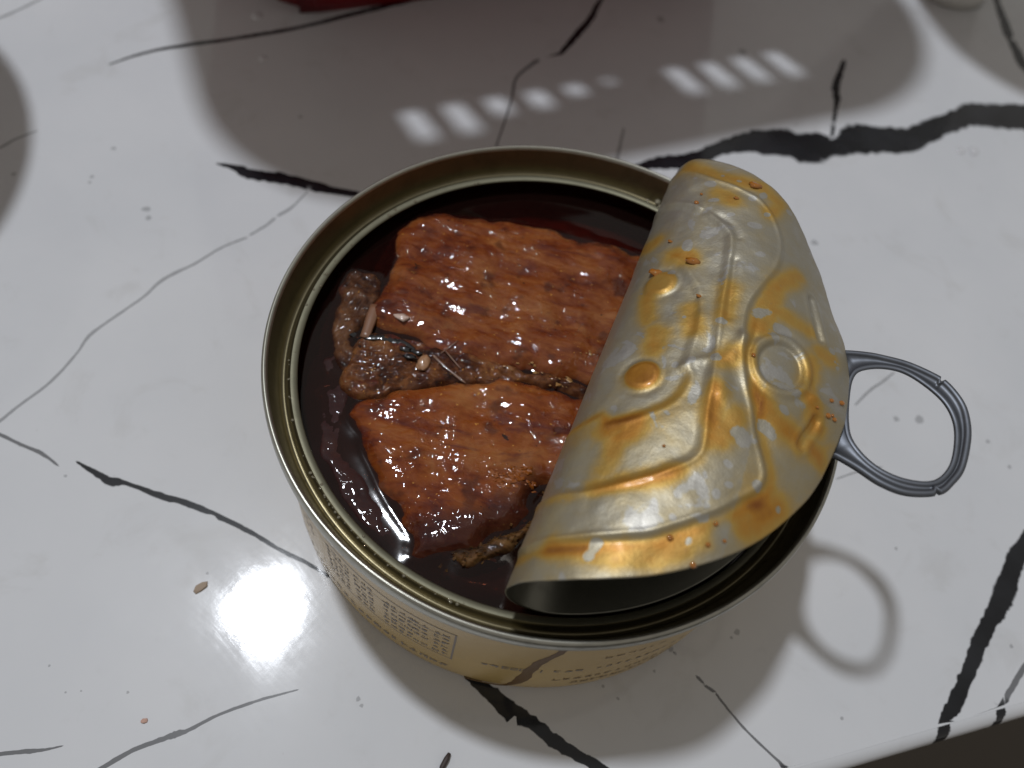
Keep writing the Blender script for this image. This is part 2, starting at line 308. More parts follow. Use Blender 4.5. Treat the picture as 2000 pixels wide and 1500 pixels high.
def mat_counter():
    t = NT('veined_quartz_counter'); v = t.coord()
    vein = t.attr('vein'); ink = t.attr('ink')
    n1 = t.noise(v, 420, 5, .6); n2 = t.noise(v, 90, 3, .5)
    e = t.math('ADD', vein, t.math('MULTIPLY', t.math('SUBTRACT', n1, .5), .45))
    e = t.math('ADD', e, t.math('MULTIPLY', t.math('SUBTRACT', n2, .5), .22))
    live = t.mr(vein, .005, .08)
    mask = t.math('MULTIPLY', t.mr(e, .14, .30), live)
    mask = t.math('MULTIPLY', mask, ink)
    fine = t.noise(v, 900, 2, .5); spk = t.noise(v, 330, 2, .5)
    base = t.ramp(t.noise(v, 24, 4, .55), [(.3, (.595, .605, .62)), (.7, (.645, .65, .66))])
    base = t.mix(t.mr(spk, .77, .83), base, (.42, .42, .41))
    smudge = t.noise(v, 60, 5, .65, .6)
    base = t.mix(t.mr(smudge, .54, .72, 0, .24), base, (.44, .43, .41))
    dark = t.ramp(n2, [(.35, (.006, .007, .009)), (.7, (.016, .0175, .021))])
    col = t.mix(mask, base, dark)
    # polished skin with fine wiping scratches in swirls and greasy patches
    sw = t.coord((1, 1, 1), (0, 0, .5))
    d = t.node('ShaderNodeVectorMath', operation='ADD'); nn = t.node('ShaderNodeTexNoise'); nn.inputs['Scale'].default_value = 9
    t.link(sw, nn.inputs['Vector']); sc_ = t.node('ShaderNodeVectorMath', operation='SCALE'); sc_.inputs[3].default_value = .05
    t.link(nn.outputs['Color'], sc_.inputs[0]); t.link(sw, d.inputs[0]); t.link(sc_.outputs[0], d.inputs[1])
    m = t.node('ShaderNodeMapping'); m.inputs['Scale'].default_value = (60, 900, 100); t.link(d.outputs[0], m.inputs[0])
    scr = t.noise(m.outputs[0], 1.0, 3, .6)
    m2 = t.node('ShaderNodeMapping'); m2.inputs['Scale'].default_value = (700, 60, 100); m2.inputs['Rotation'].default_value = (0, 0, .95); t.link(d.outputs[0], m2.inputs[0])
    scr2 = t.noise(m2.outputs[0], 1.0, 3, .6)
    grease = t.noise(v, 38, 5, .6, .4)
    r = t.math('ADD', t.mr(grease, .35, .7, .025, .08), t.math('MULTIPLY', t.math('ADD', scr, t.math('MULTIPLY', scr2, .3)), .03))
    h = t.math('ADD', t.math('ADD', t.math('MULTIPLY', scr, .4), t.math('MULTIPLY', scr2, .15)), t.math('MULTIPLY', grease, .35))
    h = t.math('ADD', h, t.math('MULTIPLY', fine, .25))
    t.set(Base_Color=col, Roughness=r, Normal=t.bump(h, .065, .00015), Specular_IOR_Level=.5)
    t.set(Coat_Weight=.17, Coat_Roughness=.33)
    return t.m

def mat_can(name, col, rough, aniso=0.):
    t = NT(name); v = t.coord()
    n = t.noise(v, 300, 4, .6); g = t.noise(v, 1500, 2, .5)
    c = t.mix(t.mr(n, .42, .72, 0, .45), col, tuple(x*.62 for x in col))
    h = t.math('ADD', g, t.math('MULTIPLY', n, .6))
    t.set(Base_Color=c, Metallic=.92, Roughness=t.math('ADD', t.math('MULTIPLY', n, .16), rough), Normal=t.bump(h, .06, .0001))
    return t.m

def mat_label():
    t = NT('printed_kraft_label'); v = t.coord()
    n = t.noise(v, 60, 5, .6); f = t.noise(v, 800, 3, .6)
    c = t.ramp(n, [(.3, (.49, .325, .10)), (.7, (.57, .395, .135))])
    c = t.mix(t.mr(f, .55, .75, 0, .25), c, (.36, .26, .14))
    t.set(Base_Color=c, Roughness=.36, Coat_Weight=.35, Coat_Roughness=.2, Normal=t.bump(f, .05, .0001), Metallic=.1)
    return t.m

def mat_lid_oily():
    t = NT('oil_stained_lid_metal'); v = t.coord()
    oil = t.attr('oil'); bare = t.attr('bare')
    n1 = t.noise(v, 120, 5, .6, .5); n2 = t.noise(v, 420, 4, .6); n3 = t.noise(v, 1600, 3, .6); n5 = t.noise(v, 45, 3, .5)
    a = t.math('ADD', oil, t.math('MULTIPLY', t.math('SUBTRACT', n1, .5), .42))
    a = t.math('ADD', a, t.math('MULTIPLY', t.math('SUBTRACT', n2, .5), .26))
    # dry islands, crisp edged
    isl = t.math('ADD', bare, t.math('MULTIPLY', t.math('SUBTRACT', n2, .5), .75))
    isl = t.math('ADD', isl, t.math('MULTIPLY', t.math('SUBTRACT', n1, .5), .35))
    isl = t.mr(isl, .51, .60)
    isl2 = t.mr(t.math('SUBTRACT', t.math('ADD', t.noise(v, 190, 4, .55, .5), t.math('MULTIPLY', n5, .25)), t.math('MULTIPLY', oil, .30)), .635, .675)
    isl = t.math('MAXIMUM', isl, isl2)
    a = t.math('MULTIPLY', a, t.math('SUBTRACT', 1.0, t.math('MULTIPLY', isl, .72)), clamp=True)
    col = t.ramp(a, [(0.0, (.42, .415, .40)), (.07, (.41, .39, .345)), (.17, (.38, .35, .275)), (.34, (.38, .315, .19)), (.54, (.45, .285, .07)), (.76, (.42, .19, .022)), (1.0, (.21, .062, .008))])
    col = t.mix(t.mr(n3, .60, .78, 0, .28), col, (.26, .20, .13))
    gr = t.noise(v, 3200, 2, .6); dent = t.noise(v, 260, 3, .6)
    h = t.math('ADD', t.math('ADD', t.math('MULTIPLY', n3, .7), t.math('MULTIPLY', gr, .5)), t.math('ADD', t.math('MULTIPLY', a, .5), t.math('MULTIPLY', dent, .6)))
    t.set(Base_Color=col, Metallic=t.mr(a, .1, .8, .72, .52), Roughness=t.mr(n1, .3, .7, .43, .52), Normal=t.bump(h, .22, .0002), Coat_Weight=t.mr(a, .45, .8, .0, .22), Coat_Roughness=.16)
    return t.m

def mat_fish(name, stops, grain=(1, 1, 1), rot=0., coat=1.0, bumpy=1.0, spot=1.0, scale=1.0):
    t = NT(name); v = t.coord(grain, (0, 0, rot)); w0 = t.coord()
    n1 = t.noise(v, 85*scale, 6, .62, .9); n2 = t.noise(w0, 55, 4, .6, .5); n3 = t.noise(w0, 1100, 3, .6); n4 = t.noise(v, 380*scale, 4, .6, .6)
    f = t.math('ADD', t.math('MULTIPLY', n1, .55), t.math('ADD', t.math('MULTIPLY', n2, .36), t.math('MULTIPLY', n4, .26)))
    col = t.ramp(f, stops)
    red = t.noise(v, 60*scale, 4, .6, 1.2)
    col = t.mix(t.mr(red, .55, .66, 0, .75*spot), col, (.085, .018, .016))
    tan = t.noise(w0, 120, 5, .62, .8)
    col = t.mix(t.mr(tan, .56, .70, 0, .55*spot), col, (.28, .110, .036))
    col = t.mix(t.mr(n3, .66, .74, 0, .7*spot), col, (.55, .26, .05))
    col = t.mix(t.mr(t.noise(w0, 620, 2, .5), .72, .77, 0, .9), col, (.015, .008, .006))
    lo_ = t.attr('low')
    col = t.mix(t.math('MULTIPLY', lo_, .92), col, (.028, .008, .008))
    # wet skin: mostly smooth, with scattered sharp little beads that catch the lamp
    wet = t.noise(w0, 760, 3, .55, .3); gate = t.mr(t.noise(w0, 150, 3, .55), .47, .64)
    beads = t.math('MULTIPLY', t.mr(wet, .50, .66), gate)
    vd = t.node('ShaderNodeTexVoronoi'); vd.feature = 'DISTANCE_TO_EDGE'; vd.inputs['Scale'].default_value = 210
    wv = t.node('ShaderNodeVectorMath', operation='ADD'); ws = t.node('ShaderNodeVectorMath', operation='SCALE'); ws.inputs[3].default_value = .004; wn = t.node('ShaderNodeTexNoise'); wn.inputs['Scale'].default_value = 300
    t.link(w0, wn.inputs['Vector']); t.link(wn.outputs['Color'], ws.inputs[0]); t.link(w0, wv.inputs[0]); t.link(ws.outputs[0], wv.inputs[1]); t.link(wv.outputs[0], vd.inputs['Vector'])
    crack = t.math('MULTIPLY', t.mr(vd.outputs['Distance'], 0, .12, 1, 0), t.mr(t.noise(w0, 90, 2, .5), .50, .62))
    soft = t.math('ADD', t.math('MULTIPLY', n4, .55), t.math('MULTIPLY', wet, .30))
    t.set(Base_Color=col, Roughness=.5, Normal=t.bump(t.math('ADD', soft, t.math('MULTIPLY', n1, .8)), .55*bumpy, .0005), Coat_Weight=coat, Coat_Roughness=.04, Coat_IOR=1.38, Specular_IOR_Level=.06)
    t.bsdf.inputs['Subsurface Weight'].default_value = .20
    t.bsdf.inputs['Subsurface Radius'].default_value = (.0014, .0005, .00025)
    t.bsdf.inputs['Subsurface Scale'].default_value = 1.0
    hh = t.math('ADD', t.math('ADD', beads, t.math('MULTIPLY', crack, .55)), t.math('MULTIPLY', soft, .5))
    hh = t.math('MULTIPLY', hh, t.math('SUBTRACT', 1.0, t.math('MULTIPLY', lo_, .6)))
    cn = t.bump(hh, .85*bumpy, .00034)
    t.link(cn, t.bsdf.inputs['Coat Normal'])
    return t.m

def mat_sauce():
    t = NT('dark_soy_sauce'); v = t.coord()
    fr = t.node('ShaderNodeFresnel'); fr.inputs[0].default_value = 1.42
    n = t.noise(v, 260, 3, .5); b = t.bump(n, .05, .0002); t.link(b, fr.inputs['Normal'])
    tr = t.node('ShaderNodeBsdfTransparent'); tr.inputs[0].default_value = (.62, .30, .21, 1)
    gl = t.node('ShaderNodeBsdfGlossy'); gl.inputs['Roughness'].default_value = .07; gl.inputs['Color'].default_value = (1, 1, 1, 1)
    t.link(b, gl.inputs['Normal'])
    df = t.node('ShaderNodeBsdfDiffuse'); df.inputs[0].default_value = (.020, .0072, .0056, 1)
    m0 = t.node('ShaderNodeMixShader'); m0.inputs[0].default_value = .30
    t.link(tr.outputs[0], m0.inputs[1]); t.link(df.outputs[0], m0.inputs[2])
    m1 = t.node('ShaderNodeMixShader'); t.link(fr.outputs[0], m1.inputs[0]); t.link(m0.outputs[0], m1.inputs[1]); t.link(gl.outputs[0], m1.inputs[2])
    t.link(m1.outputs[0], t.out.inputs['Surface'])
    return t.m

def mat_plastic(name, col):
    t = NT(name)
    tl = t.node('ShaderNodeBsdfTranslucent'); tl.inputs[0].default_value = (*col, 1)
    mx = t.node('ShaderNodeMixShader'); mx.inputs[0].default_value = .42
    t.set(Base_Color=col, Roughness=.35)
    t.link(t.bsdf.outputs[0], mx.inputs[1]); t.link(tl.outputs[0], mx.inputs[2]); t.link(mx.outputs[0], t.out.inputs['Surface'])
    return t.m


M = {}
M['counter'] = mat_counter()
M['floor'] = plain('brown_floor', (.075, .062, .048), .6)
M['rim'] = mat_can('gold_lacquered_tin', (.44, .43, .37), .24)
M['inner'] = mat_can('inner_gold_lacquer', (.17, .145, .085), .26)
M['ledge'] = mat_can('score_ledge_tin', (.175, .165, .115), .33)
M['neck'] = mat_can('bare_neck_tin', (.55, .57, .60), .30)
M['label'] = mat_label()
M['ink'] = plain('label_ink', (.22, .185, .16), .5)
M['ink_brown'] = plain('label_ink_brown', (.22, .145, .075), .5)
M['lid_in'] = mat_lid_oily()
M['lid_out'] = mat_can('lid_outer_tin', (.20, .195, .16), .26)
M['ring'] = mat_can('grey_aluminium', (.155, .165, .185), .40)
M['sauce'] = mat_sauce()
M['drop'] = plain('clear_sauce_drop', (.26, .23, .16), .03, .3, Coat_Weight=1.0)
M['oil'] = plain('amber_oil_drop', (.34, .12, .012), .06, 0, Coat_Weight=1.0)
M['red'] = mat_plastic('red_plastic', (.26, .016, .022))
M['ceramic'] = plain('glazed_ceramic', (.62, .60, .56), .15)

UPSTOPS = [(.41, (0.0392, 0.0068, 0.00468)), (.485, (0.09604, 0.01785, 0.00624)), (.55, (0.1617, 0.0357, 0.00858)), (.62, (0.2205, 0.06205, 0.01482)), (.72, (0.3038, 0.1148, 0.0351))]
M['fish_up'] = mat_fish('braised_fish_upper', UPSTOPS, (.6, 1.5, 1), -.12)
M['fish_lo'] = mat_fish('braised_fish_lower', [(.41, (0.045, 0.00696, 0.00425)), (.485, (0.115, 0.01914, 0.0051)), (.55, (0.185, 0.04002, 0.0068)), (.62, (0.24, 0.06351, 0.0119)), (.72, (0.31, 0.1131, 0.0306))], (.6, 1.6, 1), -.55)
M['fish_seam'] = mat_fish('flaked_fish_seam', [(.42, (.012, .005, .004)), (.50, (.035, .012, .007)), (.57, (.085, .028, .011)), (.64, (.16, .060, .020)), (.76, (.27, .13, .05))], (1, 1.3, 1), .2, .5, .7, 1.0, 1.5)
M['fish_dark'] = mat_fish('braised_fish_sunken', [(.36, (.012, .004, .004)), (.55, (.032, .009, .007)), (.75, (.075, .020, .012))], (1, 1, 1), 0, .7, .22, .3)
M['fish_red'] = mat_fish('red_fish_under_sauce', [(.36, (.035, .007, .006)), (.55, (.10, .020, .015)), (.75, (.19, .045, .028))], (1, 1, 1), 0, .7, .3, .5)
M['scrap'] = mat_fish('fish_skin_scraps', [(.42, (.010, .006, .005)), (.51, (.030, .012, .008)), (.60, (.085, .034, .016)), (.8, (.21, .105, .05))], (1, 1, 1), .3, .35, .5, .8, 1.6)
M['skin'] = mat_fish('fish_skin_gold', [(.42, (.008, .006, .005)), (.52, (.035, .017, .008)), (.60, (.11, .050, .016)), (.75, (.26, .14, .05))], (.5, 2.2, 1), -.75, .8, 1.2, .6, 1.5)
M['bone'] = plain('fish_bone', (.21, .10, .055), .3, 0, Coat_Weight=.8)
M['rib'] = plain('translucent_rib', (.30, .17, .11), .25, 0, Coat_Weight=1.0, Alpha=.5)
M['darkbit'] = plain('black_peritoneum', (.010, .010, .011), .2, 0, Coat_Weight=1.0)
M['bean'] = plain('pale_fat', (.36, .19, .095), .3, 0, Coat_Weight=1.0)
M['pale'] = plain('pale_flake', (.55, .40, .32), .35, 0, Coat_Weight=.6)
M['crumb'] = plain('orange_spice_crumb', (.27, .075, .009), .3, 0, Coat_Weight=.9)
M['goldbit'] = plain('gold_spice_fleck', (.34, .17, .045), .35, 0, Coat_Weight=.6)
M['brownflake'] = plain('dry_brown_flake', (.34, .26, .19), .7)
M['pinkflake'] = plain('dry_pink_flake', (.52, .33, .26), .7)
M['stick'] = plain('dark_burnt_stick', (.045, .032, .028), .6)
M['drip'] = plain('dried_sauce_drip', (.13, .068, .018), .5)
M['water'] = plain('water_drop', (.62, .625, .64), .03, 0, Coat_Weight=1.0)

# ------------------------------------------------------------------ countertop
EU = np.array([.866, .5]); EV = np.array([-.5, .866])          # along the front edge / away from it
E0 = np.array([88.1, -35.3])+EV*2.6                            # a point of the edge where the polish turns down
def build_counter():
    pts = []; val = []; ink = []; edges = []
    def add(p, v, k):
        pts.append(Vector((p[0], p[1]))); val.append(v); ink.append(k); return len(pts)-1
    rs = np.random.RandomState(3)
    for vi, vn in enumerate(VEINS):
        P = catmull(vn, 5)
        xy = P[:, :2]; wd = np.maximum(P[:, 2], .12)
        T = np.gradient(xy, axis=0); T /= np.linalg.norm(T, axis=1)[:, None]+1e-9
        N = np.c_[-T[:, 1], T[:, 0]]
        big = wd.max() > 1.6
        l = c = r = None
        for i in range(len(P)):
            jl, jr = 1+rs.uniform(-.16, .16), 1+rs.uniform(-.16, .16)
            if (xy[i]-E0)@EV < .9: break
            h = wd[i]*.5*(1.6 if big else 1.0)+.10
            k = 1.0 if big else (.5 if vi in (2, 3, 4, 5, 6, 7, 21, 23, 24) else .75)
            nl, nc, nr = add(xy[i]+N[i]*h*jl, 0, k), add(xy[i], 1, k), add(xy[i]-N[i]*h*jr, 0, k)
            if c is not None:
                edges += [(l, nl), (c, nc), (r, nr)]
            else:
                cp = add(xy[i]-T[i]*(h*1.2+.3), 0, k); edges += [(nl, cp), (cp, nr), (cp, nc)]
            l, c, r = nl, nc, nr; last = i; hl = h; kl = k
        if l is not None:
            if (xy[last]-E0)@EV < 6 and last < len(P)-1 or (vi in (18, 19)): continue
            cp = add(xy[last]+T[last]*(hl*1.2+.3), 0, kl); edges += [(l, cp), (cp, r), (cp, c)]
    for x, y, d in SPOTS:
        ic = add((x, y), .85, .38); ring = []
        for k in range(7):
            a = k*2*math.pi/7; rr = d*.5*1.6*rs.uniform(.75, 1.25)
            ring.append(add((x+rr*math.cos(a), y+rr*math.sin(a)), 0, .38))
        edges += [(ring[k], ring[(k+1) % 7]) for k in range(7)]+[(ic, k) for k in ring]
    cross = []
    for vn in VEINS:
        P = np.array(vn)
        for i in range(len(P)-1):
            d0, d1 = (P[i, :2]-E0)@EV, (P[i+1, :2]-E0)@EV
            if d0*d1 < 0 or (i == len(P)-2 and abs(d1) < 3.5):
                t = np.clip(d0/(d0-d1+1e-9), 0, 1); X = P[i, :2]*(1-t)+P[i+1, :2]*t
                cross.append(((X-E0)@EU, P[i, 2]))
    U0, U1, V1 = -420., 420., 620.
    us = np.unique(np.r_[np.linspace(U0, U1, 43), np.arange(-40, 60, 1.0)])
    eid = [add(E0+EU*u, max([0]+[.95*max(0., 1-abs(u-cu)/(cw*.8+.2)) for cu, cw in cross]), 1) for u in us]
    edges += list(zip(eid[:-1], eid[1:]))
    b1 = add(E0+EU*U1+EV*V1, 0, 1); b0 = add(E0+EU*U0+EV*V1, 0, 1)
    edges += [(eid[-1], b1), (b1, b0), (b0, eid[0])]
    # ordinary support points so that the sheet has even triangles
    for gx in np.arange(-400, 401, 25.):
        for gy in np.arange(20, 600, 25.):
            add(E0+EU*gx+EV*gy, 0, 1)
    r = geometry.delaunay_2d_cdt(pts, edges, [], 0, 1e-5)
    ov, oe, of, orig = r[0], r[1], r[2], r[3]
    V = [(p.x, p.y, 0.) for p in ov]
    av = []; ai = []
    for o_ in orig:
        if o_: av.append(max(val[i] for i in o_)); ai.append(max(ink[i] for i in o_))
        else: av.append(.25); ai.append(.9)
    F = [tuple(f) for f in of]
    # polished rounded front edge and face
    prof = [(3*math.sin(a)*1.0, -3*(1-math.cos(a))) for a in np.linspace(math.pi/12, math.pi/2, 6)]+[(3., -20.), (-40., -20.)]
    ref = {}
    for i, o_ in enumerate(orig):
        for k in o_: ref[k] = i
    prev = [ref[i] for i in eid]
    base = E0
    for (o_, z) in prof:
        cur = []
        for u in us:
            p = E0+EU*u-EV*o_
            V.append((p[0], p[1], z)); cur.append(len(V)-1)
            a = 0
            for (cu, cw) in cross: a = max(a, 1-abs(u-cu+o_*.5)/(cw*.8+.2))
            av.append(max(0, a)*.9); ai.append(1.)
        F += [(prev[i], cur[i], cur[i+1], prev[i+1]) for i in range(len(us)-1)]
        prev = cur
    o = mesh_obj('countertop', V, F, M['counter'], None, True, {'vein': av, 'ink': ai})
    tag(o, 'white quartz countertop with black branching veins and polished front edge', None, None, 'structure')
    return o
build_counter()
fl = mesh_obj('floor', [(-2500, -2500, -850), (2500, -2500, -850), (2500, 2500, -850), (-2500, 2500, -850)], [(0, 1, 2, 3)], M['floor'], None, False)
tag(fl, 'dark brown floor below the counter edge', None, None, 'structure')

# ------------------------------------------------------------------ the can
can = empty('tin_can')
tag(can, 'opened round fish can with beige printed label and peeled-back lid', 'tin can')
H = 40.7
lathe('body', [(0, .9), (44, .9), (46.5, .35), (47.6, .05), (48.6, .15), (49.25, .7), (49.55, 1.6), (49.6, 3), (49.6, 34.9)], M['label'], can, 256)
lathe('neck_band', [(49.6, 34.9), (49.63, 35.1), (49.66, 36.4), (49.8, 37.2), (50.1, 37.7)], M['neck'], can, 256)
lathe('seam_rim', [(50.1, 37.7), (50.75, 37.65), (51.0, 38.0), (51.02, 38.6), (51.0, 39.6), (50.9, 40.2), (50.7, 40.55), (50.45, 40.68), (50.2, 40.6), (50.0, 40.35), (49.88, 39.9)], M['rim'], can, 320)
lathe('chuck_wall', [(49.88, 39.9), (49.75, 39.4), (49.35, 37.8), (48.95, 36.2), (48.72, 35.4), (48.5, 34.95), (48.15, 34.7), (47.75, 34.72), (47.4, 35.0), (47.15, 35.4), (46.95, 35.65), (46.7, 35.76)], M['inner'], can, 320)
lathe('score_ledge', [(46.7, 35.76), (46.4, 35.74), (45.75, 35.66), (45.55, 35.55), (45.5, 35.42), (45.62, 35.3), (46.5, 35.4), (46.9, 35.3), (47.4, 34.5), (48.2, 34.4), (49.2, 35.2)], M['ledge'], can, 320)
lathe('inner_wall', [(49.2, 35.2), (49.35, 34), (49.35, 3), (48.6, 1.4), (0, 1.3)], M['inner'], can, 192)

# printing on the label (angle in degrees, height in mm), upside down as the can stands
def wrap(a, z, r=49.66):
    t = math.radians(a); return (r*math.cos(t), r*math.sin(t), z)
def print_mesh(rects, name, mat):
    V = []; F = []
    for a0, a1, z0, z1 in rects:
        n = max(1, int(abs(a1-a0)/2.0)); b = len(V)
        for i in range(n+1):
            a = a0+(a1-a0)*i/n
            V += [wrap(a, z0), wrap(a, z1)]
        for i in range(n): F.append((b+2*i, b+2*i+2, b+2*i+3, b+2*i+1))
    return mesh_obj(name, V, F, mat, can, False)
rs = np.random.RandomState(11)
DEG = math.degrees(1/49.6)
SEG = {'2': 'abged', '0': 'abcdef', '3': 'abgcd', '1': 'bc', '5': 'afgcd', '4': 'fgbc', '7': 'abc'}
def digit(ch, a, z, wd, ht, s=.24):
    R = []; W = wd*DEG
    # rotated by half a turn: the can stands on its head
    lines = {'a': (0, 0, 1, 0), 'b': (0, 0, 0, .5), 'c': (0, .5, 0, 1), 'd': (0, 1, 1, 1), 'e': (1, .5, 1, 1), 'f': (1, 0, 1, .5), 'g': (0, .5, 1, .5)}
    for k in SEG[ch]:
        x0, y0, x1, y1 = lines[k]
        R.append((a+x0*W-s*DEG/2, a+x1*W+s*DEG/2, z+y0*ht-s/2, z+y1*ht+s/2))
    return R
def glyph(a, z, s):
    R = []; w = .17*s/1.5+.06
    for k in range(rs.randint(2, 4)):
        y = z+rs.uniform(.08, .92)*s; x0 = rs.uniform(0, .3)*s; x1 = rs.uniform(.6, .95)*s
        R.append((a+x0*DEG, a+x1*DEG, y-w/2, y+w/2))
    for k in range(rs.randint(1, 4)):
        x = a+rs.uniform(.1, .9)*s*DEG; y0 = z+rs.uniform(0, .35)*s; y1 = z+rs.uniform(.6, 1)*s
        R.append((x-w*DEG/2, x+w*DEG/2, y0, y1))
    return R
R1 = [(-93.0, -92.6, 11.6, 28.4), (-134, -92.6, 28.2, 28.5), (-134, -93, 11.9, 12.1), (-134, -93.6, 24.9, 25.05)]
for zc in np.arange(13.0, 27.0, 2.35):
    for col, n in ((-97.2, 2), (-101.6, 2), (-108.5, 4), (-116, 3), (-124.5, 4)):
        if rs.rand() < .12 and col < -100: continue
        for i in range(n): R1 += glyph(col+i*1.85, zc, 1.5)
for i in range(20): R1 += glyph(-95.2-i*2.35, 4.6+rs.uniform(-.05, .05), 2.0)
for i in range(14): R1 += glyph(-132-i*2.0, 20, 1.5)+glyph(-132-i*2.0, 16.5, 1.5)+glyph(-132-i*2.0, 24, 1.5)
print_mesh(R1, 'printed_table', M['ink'])
R2 = []
for a in (-87.2, -85.2): R2 += glyph(a, 15.2, 1.9)
for i, ch in enumerate('3202'): R2 += digit(ch, -82.6+i*1.75, 15.4, 1.0, 1.6)
R2 += digit('1', -74.9, 15.4, 1.0, 1.6)
for i in range(3): R2 += glyph(-72.6+i*2.1, 15.4, 1.7)
for i in range(10): R2 += glyph(-64.2+i*2.1, 15.6, 1.6)
print_mesh(R2, 'printed_date', M['ink'])
R3 = []
for i in range(13):
    R3 += glyph(-71.5+i*2.2, 8.4, 1.7)
    if i > 1: R3 += glyph(-71.5+i*2.2, 4.6, 1.9)
for i in range(6): R3 += glyph(-64+i*2.2, 23.5, 1.5)
print_mesh(R3, 'printed_address', M['ink_brown'])
# dried run of sauce down the label
dp = catmull([(-73.4, 34.6, .7), (-74.0, 29.5, 1.2), (-76.0, 24.0, 1.5), (-77.2, 16.4, 1.7), (-77.9, 7.2, 1.9), (-80.0, 2.6, 1.4), (-84, 1.5, .9), (-89, 1.3, .3)], 8)
V = []; F = []
for i, (a, z, wd) in enumerate(dp):
    wd *= 1+.35*pnoise(i*.37, 2.2, 3); z2 = max(z, 1.3)
    for s in (-1, -.5, 0, .5, 1):
        V.append(wrap(a+s*wd*.5*DEG*1.3, z2+s*wd*.3, 49.63+.16*(1-s*s)))
F = grid_faces(len(dp), 5)
mesh_obj('sauce_run', V, F, M['drip'], can)

# ------------------------------------------------------------------ lid, peeled off the far-left side and rolled over
ZO, RD = 35.6, 45.2
def lid_surf(a, m):
    s0, th, r0, r1, t0, t1, t2, k0, k1, k2, r2 = LIDQ
    A = a/45; r = np.maximum(r0+r1*A+r2*A*A, 1.); tau = t0+t1*A+t2*A*A; kap = (k0+k1*A+k2*A*A)/40
    L = s0-m; pm = np.pi-tau; ph = np.clip(L/r, 0, pm)
    n = s0-r*np.sin(ph); z = ZO+r*(1-np.cos(ph)); l = np.maximum(L-pm*r, 0)
    for i in range(12):
        psi = tau+kap*(i+.5)/12*l
        n = n+np.cos(psi)*l/12; z = z+np.sin(psi)*l/12
    n = np.where(L < 0, m, n); z = np.where(L < 0, ZO, z)
    return np.stack([a*np.sin(th)+n*np.cos(th), a*np.cos(th)-n*np.sin(th), z], -1)
LNR, LNT = 170, 760
rr = RD*np.sqrt(np.linspace(.00001, 1, LNR)); rr = RD*np.linspace(.002, 1, LNR)
tt = np.linspace(0, 2*np.pi, LNT, endpoint=False)
LA = (rr[:, None]*np.sin(tt)).ravel(); LM = (rr[:, None]*np.cos(tt)).ravel()
S = lid_surf(LA, LM); e = .05
Na = lid_surf(LA+e, LM)-lid_surf(LA-e, LM); Nm = lid_surf(LA, LM+e)-lid_surf(LA, LM-e)
N = np.cross(Na, Nm); N /= np.linalg.norm(N, axis=1)[:, None]
tip = np.argmin(LM)
if N[tip, 2] < 0: N = -N
arc = lambda r, a0, a1, n: [(r*math.sin(t), r*math.cos(t)) for t in np.linspace(a0, a1, n)]
bead = catmull(L_bead_outer, 5).tolist()+arc(42.2, math.atan2(42.2, -1), math.atan2(42.2, 8), 3)+arc(40.5, 1.2, -1.2, 16)+arc(40.2, -1.3, math.atan2(-39.5, -3), 3)
ridge = catmull(L_ridge_inner, 5).tolist()+arc(31.4, 1.45, -1.6, 24)
core = catmull(L_ridge_core, 5).tolist()+[(-1, -17.2), (5, -16.5), (10, -15)]+arc(18.5, 2.2, -2.0, 30)
sb = sdf(LA, LM, bead); sr = sdf(LA, LM, ridge); scr = sdf(LA, LM, core)
h = .62*sstep(-.7, .6, sb)+.26*np.exp(-((sb-.45)/.42)**2)
h += -.66*sstep(-.9, .7, sr)+.24*np.exp(-((sr+1.0)/.42)**2)
h += -.55*sstep(-.9, .8, scr)+.10*np.exp(-((scr+1.0)/.4)**2)
for (ca, cm) in L_dimp:
    d = np.hypot(LA-ca, LM-cm); h += .62*sstep(3.4, 1.9, d)-.12*np.exp(-((d-3.6)/.6)**2)
ca, cm = L_rivet[0]; d = np.hypot((LA-ca)/1.12, LM-cm)
h += -1.0*sstep(4.15, 3.5, d)+.40*np.exp(-((d-4.7)/.5)**2)-.22*np.exp(-((d-5.8)/.55)**2)
d5 = np.hypot(LA-ca+.3, LM-cm-5.2); h += -.35*np.exp(-(((LA-ca-2.5)/3.2)**2+((LM-cm-5.4)/.5)**2))
for bar in (L_bars1, L_bars2):
    d = dist_poly(LA, LM, catmull(bar, 4)); h += -.62*sstep(.95, .35, d)+.2*np.exp(-((d-1.3)/.4)**2)
d = dist_poly(LA, LM, catmull(L_groove1, 4)); h += -.4*np.exp(-(d/.7)**2)
d = dist_poly(LA, LM, catmull(L_groove2, 4)); h += -.25*np.exp(-(d/.8)**2)
d = dist_poly(LA, LM, catmull(L_fold, 4)); h += .3*np.exp(-(d/.8)**2)
d = dist_poly(LA, LM, catmull(L_short, 4)); h += -.35*np.exp(-(d/.7)**2)
d = np.hypot(LA-L_kink[0][0], LM-L_kink[0][1]); h += .7*np.exp(-(d/1.3)**2)
